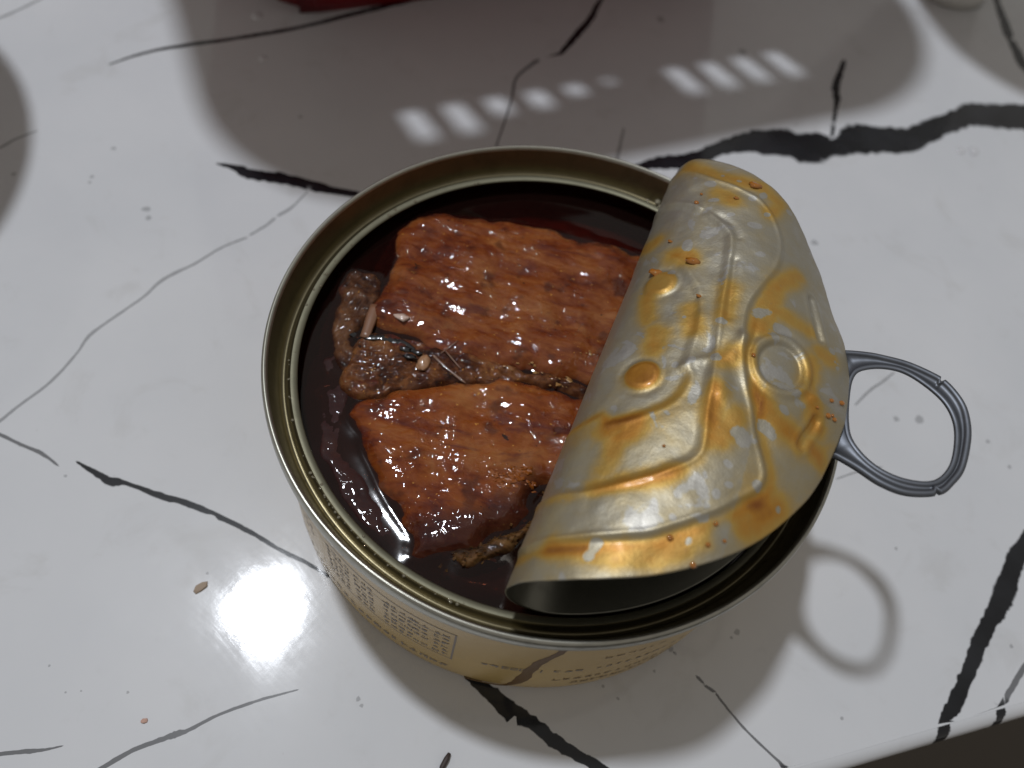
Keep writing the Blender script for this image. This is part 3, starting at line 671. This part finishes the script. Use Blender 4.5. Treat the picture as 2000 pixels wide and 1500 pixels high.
# pinch in front of the pull ring
h += .55*np.exp(-(((LA+3.2)/1.2)**2+((LM+38.5)/2.4)**2))-.4*np.exp(-(((LA+1.0)/1.1)**2+((LM+38.8)/2.2)**2))
flap = sstep(4, -2, LM)
h = h*flap*.70
edge = sstep(RD-.1, RD-1.2, np.hypot(LA, LM))
h = h*edge+flap*(.42*fbm(LA/13, LM/13, 3, 4)+.07*fbm(LA/2.6, LM/2.6, 3, 9)-.35*np.exp(-(dist_poly(LA, LM, [(-2, -21), (-9, -27.5), (-16, -33)])/2.2)**2)+.4*np.exp(-(dist_poly(LA, LM, [(1, -25), (-4, -23), (-10, -24)])/1.3)**2))
ang = np.mod(np.arctan2(LA, LM), 2*np.pi)      # gentle waves along the torn edge
EW = [(1.3, 0.), (1.58, .3), (1.65, .7), (1.77, -.4), (1.93, -.2), (2.06, .5), (2.18, .45), (2.34, -.3), (2.51, -.4), (2.707, -.84), (2.864, .8), (2.97, .7), (3.127, .5), (3.244, .2), (3.351, -1.1), (3.41, -1.0), (3.51, 0.), (3.62, .3), (3.84, 0.), (3.94, .6), (4.03, .5), (4.2, -.5), (4.33, -.2), (4.47, .4), (4.64, -.6), (4.9, 0.)]
et = np.linspace(0, 2*np.pi, 721); ev = np.interp(et, [e_[0] for e_ in EW], [e_[1] for e_ in EW])
kk = np.exp(-(np.arange(-24, 25)/9.)**2); ev = np.convolve(np.pad(ev, 24, 'wrap'), kk/kk.sum(), 'valid')
ew = np.interp(ang, et, ev)
lidV = S+N*h[:, None]
lidV[:, 2] += ew*sstep(34, 45, np.hypot(LA, LM))*flap*1.1
oil = np.full(LA.shape, .175)+.09*sstep(8, -30, LA)
for st in L_oilA:
    d = dist_poly(LA, LM, catmull(st, 4) if len(st) > 2 else st)
    oil = np.maximum(oil, .20+.42*np.exp(-(d/2.3)**2))
slope = .62*np.exp(-((sb+1.1)/.9)**2)+.5*np.exp(-((sr+1.4)/1.0)**2)*sstep(4, -10, LA)+.75*np.exp(-((scr+.2)/1.1)**2)*sstep(-4, -10, LA)+.35*np.exp(-((scr+2.5)/2.2)**2)*sstep(-8, -14, LA)
oil = oil+.42*slope*sstep(16, 2, np.abs(LA+22) if False else LA*0+np.where(LA < 3, 0, LA-3))
for (ca, cm) in L_dimp:
    d = np.hypot(LA-ca, LM-cm); oil = np.maximum(oil, (.80 if ca < 0 else .62)*sstep(3.6, 2.4, d))
oil = np.where((LM > -30) | (LA > -3), oil, oil+.12)
bare = np.zeros(LA.shape)
brs = np.random.RandomState(5)
for i, (ca, cm) in enumerate(L_bare):
    R_ = (1.4 if i < 4 else brs.uniform(.35, 1.0)); an = brs.uniform(0, 3.1); st = brs.uniform(1.0, 1.5)
    x = (LA-ca)*math.cos(an)+(LM-cm)*math.sin(an); y = -(LA-ca)*math.sin(an)+(LM-cm)*math.cos(an)
    bare = np.maximum(bare, np.clip(1-np.hypot(x/st, y)/R_*.5, 0, 1)**1.0)
bare = np.where(bare > 0, bare, 0)
lid = mesh_obj('lid', lidV, grid_faces(LNR, LNT, True)+[tuple(range(LNT))], None, can, True, {'oil': oil, 'bare': bare}, [M['lid_in'], M['lid_out']])
lid['label'] = 'peeled lid rolled over, oily underside up'
# make the listed side the oily one, then give the sheet its thickness below it
me = lid.data
cen = me.polygons[(LNR-2)*LNT+tip % LNT]
nn = np.array(cen.normal)
if nn @ N[tip] < 0:
    me.flip_normals()
so = lid.modifiers.new('sheet', 'SOLIDIFY'); so.thickness = .24*MM; so.offset = -1; so.material_offset = 1; so.material_offset_rim = 1; so.use_even_offset = False

# pull ring below the lid tip: polar section round the finger hole
RC = np.array([54.2, -4.0])
def polar(P, n, closed=True):
    P = catmull(P, 8, True); d = P-RC; a = np.arctan2(d[:, 1], d[:, 0]); r = np.hypot(d[:, 0], d[:, 1])
    o_ = np.argsort(a); t = np.linspace(-np.pi, np.pi, n, endpoint=False)
    return t, np.interp(t, a[o_], r[o_], period=2*np.pi)
NRING = 300
th, ro = polar(R_OUT, NRING); _, ri = polar(R_IN, NRING)
for nx, ny in ((60.3, 6.3), (59.5, -15.2)):
    a = math.atan2(ny-RC[1], nx-RC[0]); dd = np.abs((th-a+np.pi) % (2*np.pi)-np.pi)
    ro = ro-.75*np.exp(-(dd/.022)**4)
wr = np.clip(ro-ri, 1.2, None)
prof = []
for k in np.linspace(0, 1, 9): prof.append(('i', .5-.5*math.cos(math.pi*k)))
V = []
def zring(x, y): return 52.6+(x-44)*.135
SEC = []
for k in np.linspace(0, math.pi, 7): SEC.append((0, .45-.45*math.cos(k), .26*math.sin(k)))       # inner roll (offset from inner edge, height)
for k in np.linspace(math.pi, 0, 8): SEC.append((1, -(.55+.55*math.cos(k))+0, .48*math.sin(k)))   # outer roll (offset from outer edge)
SEC = SEC[:7]+sorted(SEC[7:], key=lambda s: s[1])
BOT = [(1, -.15, -.55), (1, -.55, -.75), (0, .5, -.6), (0, .12, -.35)]
for i in range(NRING):
    c_, s_ = math.cos(th[i]), math.sin(th[i])
    for kind, off, hh in SEC+BOT:
        r = ri[i]+off if kind == 0 else ri[i]+wr[i]+off
        x, y = RC[0]+r*c_, RC[1]+r*s_
        V.append((x, y, zring(x, y)+hh))
ns = len(SEC+BOT)
F = [(i*ns+j, ((i+1) % NRING)*ns+j, ((i+1) % NRING)*ns+(j+1) % ns, i*ns+(j+1) % ns) for i in range(NRING) for j in range(ns)]
ring = mesh_obj('pull_ring', V, F, M['ring'], lid)
ring['label'] = 'grey aluminium pull ring'
rv = lid_surf(np.array([L_rivet[0][0]]), np.array([L_rivet[0][1]]))[0]
Vt, Ft = tube(catmull([(46.0, -3.2, 52.6), (42.5, -3.4, 53.2), (39.5, -3.6, 54.4), (rv[0]+1, rv[1], rv[2]-1.4)], 6), 2.6, 10, .18)
mesh_obj('tab_tongue', Vt, Ft, M['ring'], lid)
b_, f_ = blob((rv[0], rv[1], rv[2]-2.6), 2.4, 3, (1, 1, .35), 0)
mesh_obj('rivet', b_, f_, M['ring'], lid)
# oil beads and bits of food stuck to the lid
parts = []; parts2 = []
for i, (a, m) in enumerate(L_bits):
    j = np.argmin((LA-a)**2+(LM-m)**2); p = lidV[j]+N[j]*.1
    big = i in (1, 2, 4)
    if i in (0, 1, 2, 3, 4, 5): parts.append(blob(p, (1.1 if big else .45), 40+i, (1.1, .75, .45), .3))
    else: parts2.append(blob(p, .38+.12*math.sin(i*2.1), 60+i, (1, 1, .6), .1))
o = mesh_obj('food_bits', *join(parts), M['oil'], lid); o['kind'] = 'stuff'
o = mesh_obj('oil_beads', *join(parts2), M['oil'], lid); o['kind'] = 'stuff'

# ------------------------------------------------------------------ sauce and fish
ZS = 32.5
POLYS = {}
def chunk(name, poly, mat, ztop, edge, zmin, rough, grain, gdir, seed, step=.32, label=None, cat='fish', group=None, lump=.7, wob=.5, lowtop=.9, grow=0., glaze=None):
    P = catmull(poly, 6, True)
    k = np.arange(len(P)); P = P+np.c_[pnoise(k*.23, seed*.7, seed), pnoise(k*.23, seed*.7+9, seed+1)]*wob+np.c_[pnoise(k*.43, seed*.7+3, seed), pnoise(k*.43, seed*.7+5, seed+1)]*wob*.35
    x0, y0 = P.min(0)-2.2; x1, y1 = P.max(0)+2.2
    xs = np.arange(x0, x1, step); ys = np.arange(y0, y1, step)
    X, Y = np.meshgrid(xs, ys, indexing='ij')
    s = sdf(X, Y, P)+grow
    t = sstep(-1.6, edge, s+.18*fbm(X/1.6, Y/1.6, 2, seed+5)+1.5*fbm(X/6.5, Y/6.5, 2, seed+15))
    c_, s_ = math.cos(gdir), math.sin(gdir); U = X*c_+Y*s_; W = -X*s_+Y*c_
    hgt = zmin+(ztop-zmin)*t**.8
    amp = sstep(-1., 2.2, s)
    hgt = hgt+amp*(lump*fbm(X/9, Y/9, 2, seed)+grain*fbm(U/6.5, W/1.5, 3, seed+2)+rough*fbm(X/1.3, Y/1.3, 3, seed+7)+rough*.5*np.abs(fbm(U/2.2, W/.8, 2, seed+9)))
    hgt = np.minimum(hgt, 35.0)
    keep = s > -1.9
    idx = -np.ones(X.shape, int); idx[keep] = np.arange(keep.sum())
    V = np.stack([X[keep], Y[keep], hgt[keep]], -1)
    q = keep[:-1, :-1] & keep[1:, :-1] & keep[1:, 1:] & keep[:-1, 1:]
    I, J = np.nonzero(q)
    F = np.stack([idx[I, J], idx[I+1, J], idx[I+1, J+1], idx[I, J+1]], -1)
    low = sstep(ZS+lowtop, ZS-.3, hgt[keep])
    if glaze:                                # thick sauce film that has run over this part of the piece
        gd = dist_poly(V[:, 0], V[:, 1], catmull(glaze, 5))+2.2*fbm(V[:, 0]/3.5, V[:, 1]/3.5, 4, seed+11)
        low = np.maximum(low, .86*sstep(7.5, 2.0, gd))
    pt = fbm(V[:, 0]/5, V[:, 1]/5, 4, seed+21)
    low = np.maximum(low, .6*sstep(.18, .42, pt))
    o = mesh_obj(name, V, F, mat, None, True, {'low': low})
    if label: tag(o, label, cat, group)
    POLYS[name+str(seed)] = P
    return o, (X, Y, hgt, P)
G_ = 'fish fillets in the can'
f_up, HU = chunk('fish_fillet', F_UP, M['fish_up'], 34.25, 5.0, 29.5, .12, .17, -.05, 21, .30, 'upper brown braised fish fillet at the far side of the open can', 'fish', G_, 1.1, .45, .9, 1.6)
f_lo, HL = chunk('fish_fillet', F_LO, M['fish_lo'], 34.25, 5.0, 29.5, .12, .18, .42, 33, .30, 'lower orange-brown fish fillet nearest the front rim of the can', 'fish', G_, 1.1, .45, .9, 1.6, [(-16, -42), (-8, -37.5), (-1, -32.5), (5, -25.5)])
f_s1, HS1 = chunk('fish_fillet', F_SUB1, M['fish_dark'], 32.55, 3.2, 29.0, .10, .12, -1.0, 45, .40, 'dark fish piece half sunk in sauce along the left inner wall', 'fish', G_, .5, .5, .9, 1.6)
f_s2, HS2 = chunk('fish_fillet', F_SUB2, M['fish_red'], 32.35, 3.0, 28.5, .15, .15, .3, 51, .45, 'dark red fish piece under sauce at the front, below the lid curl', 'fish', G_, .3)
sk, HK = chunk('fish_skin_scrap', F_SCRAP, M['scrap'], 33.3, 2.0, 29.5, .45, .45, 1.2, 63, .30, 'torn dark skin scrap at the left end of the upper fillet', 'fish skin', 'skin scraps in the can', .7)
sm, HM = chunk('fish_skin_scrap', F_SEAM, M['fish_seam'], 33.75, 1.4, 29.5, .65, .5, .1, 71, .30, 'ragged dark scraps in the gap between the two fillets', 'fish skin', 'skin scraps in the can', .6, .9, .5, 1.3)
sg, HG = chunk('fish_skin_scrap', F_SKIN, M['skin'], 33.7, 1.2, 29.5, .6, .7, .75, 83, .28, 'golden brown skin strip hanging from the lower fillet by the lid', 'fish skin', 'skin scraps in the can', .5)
def top_z(x, y):
    z = ZS
    for X, Y, Hh, P in (HU, HL, HK, HM, HG, HS1, HS2):
        i = int(round((x-X[0, 0])/(X[1, 0]-X[0, 0]))); j = int(round((y-Y[0, 0])/(Y[0, 1]-Y[0, 0])))
        if 0 <= i < X.shape[0] and 0 <= j < X.shape[1]: z = max(z, Hh[i, j])
    return z
# liquid surface with a small climb at the fish and at the wall
nr, nt = 150, 300
rr = 49.3*np.linspace(.003, 1, nr); tt = np.linspace(0, 2*np.pi, nt, endpoint=False)
SX = (rr[:, None]*np.cos(tt)).ravel(); SY = (rr[:, None]*np.sin(tt)).ravel()
men = np.zeros(SX.shape)
for X, Y, Hh, P in (HU, HL, HK, HG):
    d = np.maximum(-sdf(SX, SY, P[::3]), 0); men = np.maximum(men, .35*np.exp(-d/1.2))
men = np.maximum(men, .6*np.exp(-(49.3-np.hypot(SX, SY))/1.2))
SZ = ZS+men*.8+.06*fbm(SX/7, SY/7, 2, 3)
sauce = mesh_obj('sauce', np.c_[SX, SY, SZ], [f[::-1] for f in grid_faces(nr, nt, True)]+[tuple(range(nt))], M['sauce'])
tag(sauce, 'dark glossy brown sauce filling the can around the fish', 'sauce', None, 'stuff')
# dark mass of fish below the surface so the sauce has something to hide
nr, nt = 40, 90
rr = 48.6*np.linspace(.003, 1, nr); tt = np.linspace(0, 2*np.pi, nt, endpoint=False)
SX = (rr[:, None]*np.cos(tt)).ravel(); SY = (rr[:, None]*np.sin(tt)).ravel()
bedz = 30.0+1.3*fbm(SX/12, SY/12, 3, 8)-6*sstep(38, 48, np.hypot(SX, SY))
bed = mesh_obj('fish_pieces_below', np.c_[SX, SY, bedz], grid_faces(nr, nt, True)+[tuple(range(nt))], M['fish_red'], None, True, {'low': np.full(len(SX), .2)})
tag(bed, 'dark fish pieces packed under the sauce at the bottom of the can', 'fish', None, 'stuff')

def onfish(path, lift): return [(x, y, top_z(x, y)+lift) for x, y in path]
def stick(name, path, r, mat, label, cat, flat=.6, lift=.15, group=None, taper=True):
    P = catmull(path, 6); P = np.array(onfish(P, lift))
    z = P[:, 2].copy(); k = 5
    zs = np.convolve(np.pad(z, k, 'edge'), np.ones(2*k+1)/(2*k+1), 'valid'); P[:, 2] = zs
    n = len(P); rad = r*(1+.18*pnoise(np.arange(n)*.4, r*7, 4))
    if taper: rad = rad*np.clip(np.minimum(np.arange(n), np.arange(n)[::-1])/3+.35, .35, 1)
    o = mesh_obj(name, *tube(P, rad, 9, flat), mat)
    return tag(o, label, cat, group)
BG = 'small bones on the fish'
stick('fish_bone', D_bone1, 1.0, M['bone'], 'flat brown bone stub standing by the torn skin at left', 'fish bone', .45, .3, BG, False)
stick('fish_bone', D_rib1, .30, M['rib'], 'long translucent rib bone slanting across the gap beside the pale lump', 'fish bone', .7, .35, BG)
stick('fish_bone', D_rib2, .13, M['rib'], 'thin hair-like rib bone pointing up right from the gap', 'fish bone', 1, .3, BG)
stick('fish_bone', D_rib3, .15, M['rib'], 'thin rib bone crossing the hair-like one on the upper fillet edge', 'fish bone', 1, .35, BG)
zz = catmull(D_zig, 5); zz = zz+np.c_[np.zeros(len(zz)), .12*np.sin(np.arange(len(zz))*.55)]
stick('gut_lining', zz[::2], .62, M['darkbit'], 'black wavy shiny lining strip between scrap and upper fillet', 'fish skin', .2, .0, None)
for i, (x, y) in enumerate(D_dark):
    lab = ['black shiny shred at the end of the wavy strip', 'black shiny shred just above the pale lump', 'black shiny shred left of the pale lump'][i]
    tag(mesh_obj('gut_shred', *blob((x, y, top_z(x, y)+.1), .95, 90+i, (1.3, .6, .4), .45), M['darkbit']), lab, 'fish skin', 'black shreds')
x, y = D_bean[0]
tag(mesh_obj('fat_lump', *blob((x, y, top_z(x, y)+.1), 1.8, 5, (.66, 1.0, .4), .12, 3), M['bean']), 'smooth pale tan fat lump in the gap between fillets', 'fat lump')
x, y = D_flake[0]
tag(mesh_obj('pale_flake', *blob((x, y, top_z(x, y)+.1), 1.15, 12, (1.2, .7, .3), .4), M['pale']), 'pale whitish flake lying on the left of the upper fillet', 'flake')
prt = []
crs = np.random.RandomState(8)
for (x, y) in D_crum:
    for k in range(16):
        xx, yy = x+crs.normal(0, .75), y+crs.normal(0, .55)
        prt.append(blob((xx, yy, top_z(xx, yy)+.02), crs.uniform(.16, .42), crs.randint(999), (1.4, .8, .6), .5, 1))
tag(mesh_obj('spice_crumbs', *join(prt), M['crumb'], None, False), 'cluster of orange spice crumbs on the lower fillet near the lid', 'crumbs', None, 'stuff')
prt = []
for (x, y) in D_gold:
    for k in range(4):
        xx, yy = x+crs.normal(0, .7), y+crs.normal(0, .6)
        prt.append(blob((xx, yy, top_z(xx, yy)+.1), crs.uniform(.12, .38), crs.randint(999), (1.5*crs.uniform(.5, 1.2), 1.1*crs.uniform(.4, 1.2), .5), .6, 1))
tag(mesh_obj('spice_flecks', *join(prt), M['goldbit'], None, False), 'golden spice flecks scattered along the gap between fillets', 'crumbs', None, 'stuff')
prt = []
for k in range(80):
    t = crs.rand(); P = catmull(F_SKIN[:6], 6); p = P[int(t*(len(P)-1))]+crs.normal(0, .9, 2)+np.array([.6, -1.2])
    a = .75+crs.normal(0, .5); L_ = crs.uniform(.5, 1.5); w_ = crs.uniform(.12, .42); tl = crs.uniform(-.45, .45)
    u = np.array([math.cos(a), math.sin(a)]); v = np.array([-u[1], u[0]]); z = top_z(*p)+.08
    quad = [(*(p-u*L_/2-v*w_/2), z-tl), (*(p+u*L_/2-v*w_/2), z+tl*.6), (*(p+u*L_/2*.8+v*w_/2), z+tl*.5+.15), (*(p-u*L_/2+v*w_/2), z-tl+.1)]
    q2 = [(a_, b_, c_-.12) for a_, b_, c_ in quad]
    prt.append((quad+q2, [(0, 1, 2, 3), (7, 6, 5, 4), (0, 4, 5, 1), (1, 5, 6, 2), (2, 6, 7, 3), (3, 7, 4, 0)]))
tag(mesh_obj('skin_flakes', *join(prt), M['skin'], None, False, {'low': np.zeros(80*8)}), 'crisp golden skin flakes along the strip under the lid edge', 'flakes', None, 'stuff')
# beads of liquid on the score ledge
prt = []
drs = np.random.RandomState(4)
for k in range(58):
    a = math.radians(drs.uniform(196, 268) if k < 44 else drs.uniform(120, 190)); r = drs.uniform(46.75, 47.15) if k < 40 else drs.uniform(45.7, 46.6)
    s = drs.uniform(.10, .30)
    prt.append(blob((r*math.cos(a), r*math.sin(a), 35.72 if r < 46.75 else 35.6), s, k, (1.2, 1.2, .7), .05, 1))
for (x, y, s) in ((10.5, 46.9, .75), (12.3, 46.2, .7), (11.2, 45.8, .55), (18.2, 43.2, .4), (8.3, 46.6, .3)):
    prt.append(blob((x, y, 35.75), s, int(x*10), (1, 1, .6), .05, 2))
tag(mesh_obj('sauce_drops', *join(prt), M['drop']), 'tiny shining sauce drops along the inner ledge of the can', 'drops', None, 'stuff')

# ------------------------------------------------------------------ crumbs and drops on the counter
def chip(name, c, L_, W_, ang, mat, label, cat, t=.35, seed=1, group=None):
    r_ = np.random.RandomState(seed); n = 7; pts = []
    for k in range(n):
        a = 2*math.pi*k/n; rad = r_.uniform(.7, 1.15)
        x, y = L_/2*rad*math.cos(a), W_/2*rad*math.sin(a)
        pts.append((c[0]+x*math.cos(ang)-y*math.sin(ang), c[1]+x*math.sin(ang)+y*math.cos(ang)))
    V = [(x, y, .02) for x, y in pts]+[(c[0]+(x-c[0])*.9, c[1]+(y-c[1])*.9, t*r_.uniform(.6, 1.3)) for x, y in pts]
    F = [tuple(range(n))[::-1], tuple(range(n, 2*n))]+[(k, (k+1) % n, n+(k+1) % n, n+k) for k in range(n)]
    return tag(mesh_obj(name, V, F, mat, None, False), label, cat, group)
chip('dry_flake', (-52.1, -48.8), 3.0, 1.7, 1.15, M['brownflake'], 'brown dry flake on the counter left of the bright lamp reflection', 'crumb', .4, 4)
chip('dry_flake', (-50.3, -72.9), 1.7, 1.0, .5, M['pinkflake'], 'pinkish dry flake near the bottom left counter vein', 'crumb', .35, 9)
P = np.array([(2.2, -62.6, .6), (2.0, -63.6, .7), (1.7, -65.0, .6), (1.6, -66.4, .5)])
tag(mesh_obj('burnt_stick', *tube(P, [.3, .5, .5, .35], 8, .9), M['stick']), 'short dark burnt stick at the bottom edge of the picture', 'crumb')
WG = 'clear water drops on the counter'
for i, (x, y, s, lab) in enumerate([(99.5, 143.2, 1.4, 'left clear water drop below the thick black vein at right'), (103.6, 144.6, 1.7, 'right clear water drop below the thick black vein at right'), (-116, 112.4, 1.6, 'far clear water drop in the basket shadow at upper left'), (-106.3, 95.4, 1.2, 'near clear water drop in the basket shadow at upper left')]):
    tag(mesh_obj('water_drop', *blob((x, y, .05), s, i, (1, 1.2, .22), .1, 2), M['water']), lab, 'water drop', WG)

# ------------------------------------------------------------------ red basket beyond the can, its shadow falls over the counter
def basket():
    root = empty('plastic_basket', (0, 0, 0))
    tag(root, 'red plastic basket with slotted sides beyond the can, its corner at the top', 'basket')
    a = math.radians(37); g1 = np.array([math.cos(a), math.sin(a)]); g2 = np.array([-math.sin(a), math.cos(a)])
    def loop(x0, x1, y0, y1, r, xs_near):
        P = []
        for x in xs_near: P.append((x, y0))
        for t in np.linspace(-math.pi/2, 0, 9)[1:]: P.append((x1-r+r*math.cos(t), y0+r+r*math.sin(t)))
        for t in np.linspace(0, math.pi/2, 9): P.append((x1-r+r*math.cos(t), y1-r+r*math.sin(t)))
        for t in np.linspace(math.pi/2, math.pi, 9): P.append((x0+r+r*math.cos(t), y1-r+r*math.sin(t)))
        for t in np.linspace(math.pi, 1.5*math.pi, 9)[:-1]: P.append((x0+r+r*math.cos(t), y0+r+r*math.sin(t)))
        return P
    slots = [(-6.2+12.0*k, -.2+12.0*k) for k in range(5)]+[(53.8, 58.6)]+[(74.5+11.6*k, 80.5+11.6*k) for k in range(4)]
    xs = sorted({v for s in slots for v in s}|{-12., 66., 118.})
    zs = [0, 4, 40, 76, 80, 84, 88, 95, 108, 120]
    tops = [95, 95, 88, 88, 84, 80, 95, 95, 95, 95]
    V = []; n = None
    for z in zs:
        t = z/120
        x0, x1 = -24-32*t, 146+15*t; y0, y1 = 158-48*t, 232+30*t; r = 26+18*t
        lp = loop(x0, x1, y0, y1, r, xs); n = len(lp)
        for u, v in lp:
            p = g1*u+g2*v; V.append((p[0], p[1], z+.6))
    F = []
    for i in range(len(zs)-1):
        for j in range(n):
            j2 = (j+1) % n
            if 76 <= zs[i] < 95 and j < len(xs)-1 and any(abs(s[0]-xs[j]) < .01 and abs(s[1]-xs[j2]) < .01 and zs[i] < tp for s, tp in zip(slots, tops)): continue
            F.append((i*n+j, i*n+j2, (i+1)*n+j2, (i+1)*n+j))
    F.append(tuple(range(n))[::-1])
    w_ = mesh_obj('basket_wall', V, F, M['red'], root)
    so = w_.modifiers.new('t', 'SOLIDIFY'); so.thickness = 1.6*MM; so.offset = 0
    t = 1.0
    lp = loop(-24-32, 161, 110, 262, 44, xs)
    P = [(*(g1*u+g2*v), 121.) for u, v in lp]; P.append(P[0])
    Vt, Ft = tube(P, 3.0, 8, .8, False)
    mesh_obj('basket_rim', Vt, Ft, M['red'], root)
basket()
def bowl(c, r, h, label, ft=.5):
    prof = [(0, 2.5), (r*ft-4, 2.5), (r*ft-3, 0.2), (r*ft, .2), (r*ft+.5, 4), (r*(.5*ft+.5)+1, h*.5), (r, h), (r-.8, h+.6), (r-2.2, h-.2), (r*(.5*ft+.5)-1.5, h*.53), (r*ft-1, 8), (0, 7)]
    o = lathe('bowl', prof, M['ceramic'], None, 96)
    o.location = Vector((c[0], c[1], 0))*MM
    return tag(o, label, 'bowl', 'bowls beside the basket')
def back(c, r, z):
    k = z/1500; return (c[0]*(1-k)-420*k, c[1]*(1-k)+255*k), r*(1-k)
c_, r_ = back((-209, 5), 74.7, 58.); bowl(c_, r_, 58., 'pale ceramic bowl left of the frame, only its shadow shows')
c_, r_ = back((138, 231), 53., 112.); bowl(c_, r_, 112., 'tall flared pale bowl standing at the upper right corner', .28)
